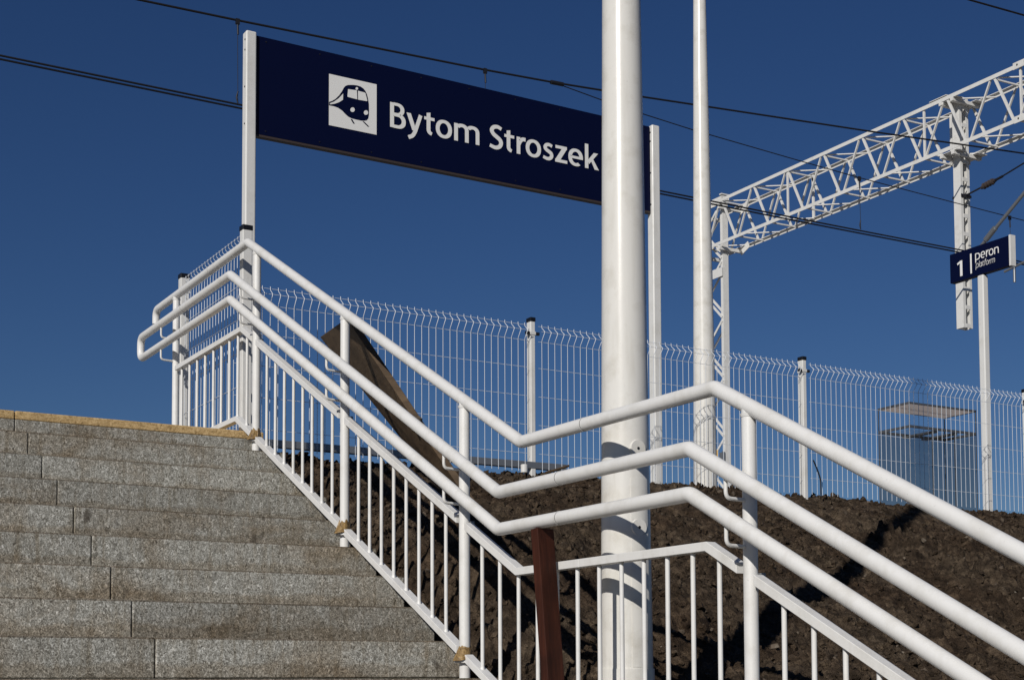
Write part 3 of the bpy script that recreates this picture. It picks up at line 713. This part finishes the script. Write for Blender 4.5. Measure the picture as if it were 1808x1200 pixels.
for y in (19.30, 16.10, 14.22, 11.5):
    bar((XF+0.004, y, ZU), (XF+0.004, y, ZB), 0.034, 0.026, (1, 0, 0)); bar((XB, y-0.05, ZU), (XB, y-0.05, ZB), 0.045, 0.03, (1, 0, 0))
o = far.build('lacing', M['truss'], gt); o['kind'] = 'stuff'
jp = MB()
for z in (ZU, ZB):
    for x in (XF, XB): jp.box((x-0.042, 14.22-0.32, z-0.045), (x-0.029, 14.22+0.10, z+0.055))
jp.box((XF-0.04, 15.60, ZU+0.04), (XF+0.12, 15.95, ZU+0.05))
jo = jp.parts('splice_plate', M['truss'], gt)[0]
bo = MB()
for z in (ZU, ZB):
    for dy in (-0.26, -0.19, -0.12, 0.02): bo.tube([(XF-0.043, 14.22+dy, z+0.01), (XF-0.052, 14.22+dy, z+0.01)], 0.012, 8)
bo.parts('bolt', M['dark'], jo)
def channel(o_, x0, x1, y0, y1, z0, z1, s):      # U channel, web towards s (+1: web at y0)
    t_ = 0.010; yw0, yw1 = (y0, y0+t_) if s > 0 else (y1-t_, y1)
    fa, fb = (y0, y1)
    P = [(x0, fa), (x1, fa), (x1, fb), (x1-t_, fb), (x1-t_, fa+t_), (x0+t_, fa+t_), (x0+t_, fb), (x0, fb)]
    if s < 0: P = [(x, fa+fb-y) for x, y in P]
    n_ = len(P); o_.add([(x, y, z0) for x, y in P]+[(x, y, z1) for x, y in P], [(0, 5, 6, 7), (0, 1, 4, 5), (1, 2, 3, 4), (8, 15, 14, 13), (8, 13, 12, 9), (9, 12, 11, 10)]+[(i, (i+1) % n_, n_+(i+1) % n_, n_+i) for i in range(n_)])
    return o_
def tower(ya, zt):
    xa, xb = 14.30, 14.43; yb = ya+0.58
    la = channel(MB(), xa, xb, ya, ya+0.07, 2.4, zt, 1).build('tower_leg', M['truss'], gt)
    channel(MB(), xa, xb, yb-0.07, yb, 2.4, zt, -1).build('tower_leg', M['truss'], gt)
    lc = MB(); z = 2.8; s = 1
    while z < zt-0.5:
        a_, b_ = (ya+0.03, yb-0.03) if s > 0 else (yb-0.03, ya+0.03)
        for x in (xa-0.009, xb+0.009): lc.beam((x, a_, z), (x, b_, z+0.50), 0.045, 0.014, (1, 0, 0))
        z += 0.56; s = -s
    lc.parts('tower_lacing', M['truss'], gt)
    pl = MB(); pl.box((xa-0.030, ya-0.01, 9.17), (xa-0.018, yb+0.01, 9.34)); pl.box((xa-0.025, ya-0.012, zt-0.09), (xa-0.012, yb+0.012, zt-0.03)); pl.box((xb+0.012, ya-0.012, zt-0.09), (xb+0.025, yb+0.012, zt-0.03)); pl.box((xa-0.03, ya-0.02, zt), (xb+0.03, ya+0.05, zt+0.02))
    pl.parts('tie_plate', M['truss'], gt)
    gs = MB()
    for zc in (ZU-0.10, ZB-0.08):
        gs.box((XF-0.02, ya-0.06, zc-0.03), (XB+0.02, ya-0.012, zc+0.03)); gs.box((XF-0.02, yb+0.012, zc-0.03), (XB+0.02, yb+0.06, zc+0.03))
        gs.beam((XB-0.04, ya-0.26, zc+0.09), (XB-0.04, ya-0.02, zc-0.01), 0.012, 0.13, (0, 0, 1))
    gs.parts('bearing_bracket', M['truss'], gt)
    bp = MB(); bp.box((xa-0.04, ya-0.02, 5.50), (xa-0.022, ya+0.13, 5.86)); bp.build('junction_plate', M['zinc'], gt)
    np_ = MB(); np_.box((xa-0.05, ya+0.17, 5.62), (xa-0.035, ya+0.29, 5.92)); np_.build('number_plate', M['yellowp'], gt)
tower(21.24, 10.72); tower(6.0, 10.72)
# drop post hanging between the chords
xa, xb, ya, yb = 14.38, 14.575, 15.55, 15.695; zb, zt = 7.00, 10.60
T = 0.010; dp = MB()
# one welded box of two channels: solid side webs, ladder battens front and back
channel(dp, xa, xa+0.055, ya, yb, zb, zt, 1); dpo = None
dp = MB()
def cchan(x0, x1, sx):
    P = [(0, ya), (0.052, ya), (0.052, ya+T), (T, ya+T), (T, yb-T), (0.052, yb-T), (0.052, yb), (0, yb)]
    P = [((x0+x) if sx > 0 else (x1-x), y) for x, y in P]; n_ = 8
    dp.add([(x, y, zb) for x, y in P]+[(x, y, zt) for x, y in P], [(0, 1, 2, 3), (0, 3, 4, 7), (4, 5, 6, 7), (8, 11, 10, 9), (8, 15, 12, 11), (12, 15, 14, 13)]+[(i, (i+1) % n_, n_+(i+1) % n_, n_+i) for i in range(n_)])
cchan(xa, xb, 1); cchan(xa, xb, -1)
dpo = dp.parts('drop_post', M['truss'], gt)[0]
z = zb+0.004; bt = MB()
while z < zt:
    for y0_, y1_ in ((ya-0.003, ya+0.006), (yb-0.006, yb+0.003)): bt.box((xa+0.044, y0_, z), (xb-0.044, y1_, z+0.06))
    z += 0.285
bt.parts('batten', M['truss'], gt)
hb = MB()
for zc in (ZU-0.06, ZB-0.09):
    hb.box((XF-0.03, ya-0.07, zc-0.02), (XB+0.03, ya-0.012, zc+0.03)); hb.box((XF-0.03, yb+0.012, zc-0.02), (XB+0.03, yb+0.07, zc+0.03))
    hb.box((XF-0.02, ya-0.12, zc+0.034), (xa-0.005, yb+0.12, zc+0.042)); hb.box((xb+0.005, ya-0.16, zc+0.034), (XB+0.05, yb+0.1, zc+0.042))
hb.parts('hanger_bracket', M['truss'], gt)

# catenary bracket on the drop post
cb = thing('catenary_bracket', (14.4, 15.6, 8.0), 'dark catenary bracket with ribbed insulator and grey tube beside the drop post', 'catenary bracket')
h = MB(); h.box((14.365, 15.53, 9.03), (14.59, 15.54, 9.075)); h.box((14.37, 15.705, 9.03), (14.59, 15.715, 9.075)); h.box((14.40, 15.45, 9.005), (14.47, 15.528, 9.055)); h.box((14.36, 15.50, 7.95), (14.60, 15.54, 8.01)); h.parts('clamp', M['dark'], cb, 0.003)
s_ = MB(); s_.tube([(14.40, 15.46, 9.03), (14.33, 15.10, 9.035)], 0.014, 8); s_.tube([(14.30, 14.82, 9.05), (14.28, 14.66, 9.06)], 0.020, 8); s_.tube([(14.28, 14.67, 9.06), (14.2, 14.2, 9.10), (14.2, 12.0, 9.25)], 0.012, 8); s_.parts('stay_wire', M['dark'], cb)
i_ = MB(); pr = []
i_.tube([(14.34, 15.11, 9.03), (14.30, 14.81, 9.05)], 0.026, 12); io = i_.build('insulator', M['brownu'], cb)
for k in range(4): y = 15.05-0.058*k; MB().tube([(14.325-0.008*k, y, 9.035+0.003*k), (14.32-0.008*k, y-0.030, 9.038+0.003*k)], 0.050, 14, True, 0.040).build('insulator_shed', M['brownu'], io)
MB().tube([(14.34, 15.50, 7.90), (14.24, 14.21, 8.70), (14.2, 12.9, 9.6)], 0.027, 14).build('cantilever_tube', M['zinc'], cb)
MB().tube([(14.30, 15.02, 8.20), (14.28, 14.82, 8.325)], 0.042, 14).build('tube_socket', M['zinc'], cb)
MB().tube([(14.2, 14.60, 7.60), (14.2, 14.2, 7.66), (14.2, 12.9, 7.75)], 0.018, 10).build('steady_arm', M['zinc'], cb)
MB().tube([(14.2, 14.42, 7.40), (14.2, 14.42, 7.68)], 0.020, 10).build('steady_arm_stub', M['zinc'], cb)

# ------------------------------------------------------------------ overhead wires
YW = 15.1
def wire(name, pts, r, label, cat, group=None):
    return tag(MB().tube(pts, r, 6, False).build(name, M['wire']), label, cat, group)
CW = lambda x: 7.93+0.004*max(0, x-7)+0.006*max(0, x-11)
wire('contact_wire', [(x, YW, CW(x)+0.026) for x in np.linspace(-14, 34, 40)], 0.0105, 'upper of the two parallel contact wires below the sign top level', 'overhead wire', 'contact wires over the near track')
wire('contact_wire', [(x, YW+0.02, CW(x)-0.004) for x in np.linspace(-14, 34, 40)], 0.0105, 'lower of the two parallel contact wires running behind the station sign', 'overhead wire', 'contact wires over the near track')
MW = [(-14, 9.6), (-8, 9.1), (-3, 8.87), (1.48, 8.87), (2.59, 8.90), (5.72, 9.01), (6.72, 9.06), (8.03, 9.15), (8.87, 9.215), (12.05, 9.46), (15.29, 9.73), (20, 9.4), (34, 8.9)]
wire('messenger_wire', [(x, YW, z) for x, z in MW], 0.012, 'thick dark messenger wire crossing the sky above the station sign', 'overhead wire')
SW = [(6.74, 9.055), (7.38, 8.985), (8.02, 8.93), (8.86, 8.872), (10.7, 8.79), (11.83, 8.745), (13.77, 8.70), (15.25, 8.67), (18, 8.75), (22, 9.2)]
wire('stitch_wire', [(x, YW, z) for x, z in SW], 0.0065, 'thin stitch wire clamped to the messenger wire and sagging past the gantry', 'overhead wire')
wire('overhead_wire', [(2.0, 12, 10.3), (10.65, 12, 9.78), (11.63, 12, 9.815), (22, 12, 10.4)], 0.011, 'short stretch of dark wire crossing the top right corner of the sky', 'overhead wire')
tag(MB().tube([(6.66, YW, 9.055), (6.84, YW, 9.062)], 0.026, 10).build('wire_clamp', M['dark']), 'dark clamp where the stitch wire joins the messenger wire', 'clamp')
def dropper(x, zt, zb, label):
    t = thing('dropper', (x, YW, zt), label, 'dropper', 'droppers hanging from the overhead wires')
    d = MB(); d.tube([(x, YW, zt), (x+0.01, YW, zb)], 0.0035, 5, False); d.build('dropper_wire', M['wire'], t)
    c = MB(); c.box((x-0.022, YW-0.014, zt-0.045), (x+0.022, YW+0.014, zt+0.016)); c.tube([(x, YW, zt-0.04), (x+0.006, YW, zt-0.16)], 0.011, 6); c.build('upper_clip', M['dark'], t)
    c = MB(); c.tube([(x+0.01, YW, zb+0.13), (x-0.008, YW, zb+0.06), (x+0.01, YW, zb)], 0.008, 6); c.build('lower_clip', M['dark'], t)
dropper(2.585, 8.90, 7.97, 'dropper wire hanging just to the left of the sign post')
dropper(5.72, 9.01, 7.97, 'dropper wire ending behind the top edge of the station sign')
dropper(11.83, 8.745, 8.00, 'dropper wire hanging below the lattice gantry beam')
dropper(14.93, 8.675, 8.03, 'dropper wire hanging behind the platform number sign')

# ------------------------------------------------------------------ glass shelter on the far platform
sh = thing('glass_shelter', (16.6, 18.4, 3.0), 'tinted glass shelter with a flat pale roof seen through the mesh fence', 'shelter')
x0, x1, y0, y1 = 15.76, 17.39, 18.05, 18.78; zr = 6.375; zq = 5.975
rf = MB().box((x0, y0, zr), (x1, y1, zr+0.012)).build('roof', M['roofp'], sh)
fr_ = MB()
for xx in (x0, x1): fr_.box((xx-0.010, y0-0.010, zr-0.006), (xx+0.010, y1+0.010, zr+0.028))
for yy in (y0, y1): fr_.box((x0-0.009, yy-0.010, zr-0.004), (x1+0.009, yy+0.010, zr+0.026))
fr_.parts('roof_edge', M['frame'], rf)
fr_ = MB()
for xx in (x0, x1): fr_.beam((xx, y0, zq), (xx, y1, zq), 0.03, 0.045)
for yy in (y0, y1): fr_.beam((x0, yy, zq+0.002), (x1, yy, zq+0.002), 0.03, 0.045)
fr_.beam((x0+0.62, y0, zq-0.04), (x0+0.62, y1, zq-0.04), 0.12, 0.03); fr_.beam((x0+1.1, y0, zq-0.04), (x0+1.1, y1, zq-0.04), 0.12, 0.03)
fr_.parts('frame', M['frame'], sh)
for xx, yy in ((x0, y0), (x1, y0), (x0, y1), (x1, y1)): MB().box((xx-0.007, yy-0.007, 3.0), (xx+0.007, yy+0.007, zr-0.007)).build('corner_post', M['frame'], sh)
for xx in (x0+0.54, x0+1.09): MB().box((xx-0.006, y0-0.008, 3.0), (xx+0.006, y0+0.008, zq-0.03)).build('glazing_bar', M['frame'], sh)
MB().box((x0+0.02, y0+0.02, 3.0), (x1-0.02, y1-0.02, 3.75)).build('bench_box', M['zinc'], sh, 0.01)
for a_, b_ in (((x0+0.02, y0), (x1-0.02, y0)), ((x0+0.02, y1), (x1-0.02, y1)), ((x0, y0+0.02), (x0, y1-0.02)), ((x1, y0+0.02), (x1, y1-0.02))):
    g_ = MB(); g_.add([(a_[0], a_[1], 3.0), (b_[0], b_[1], 3.0), (b_[0], b_[1], zq-0.04), (a_[0], a_[1], zq-0.04)], [(0, 1, 2, 3)]); g_.build('glass_pane', M['glass'], sh)
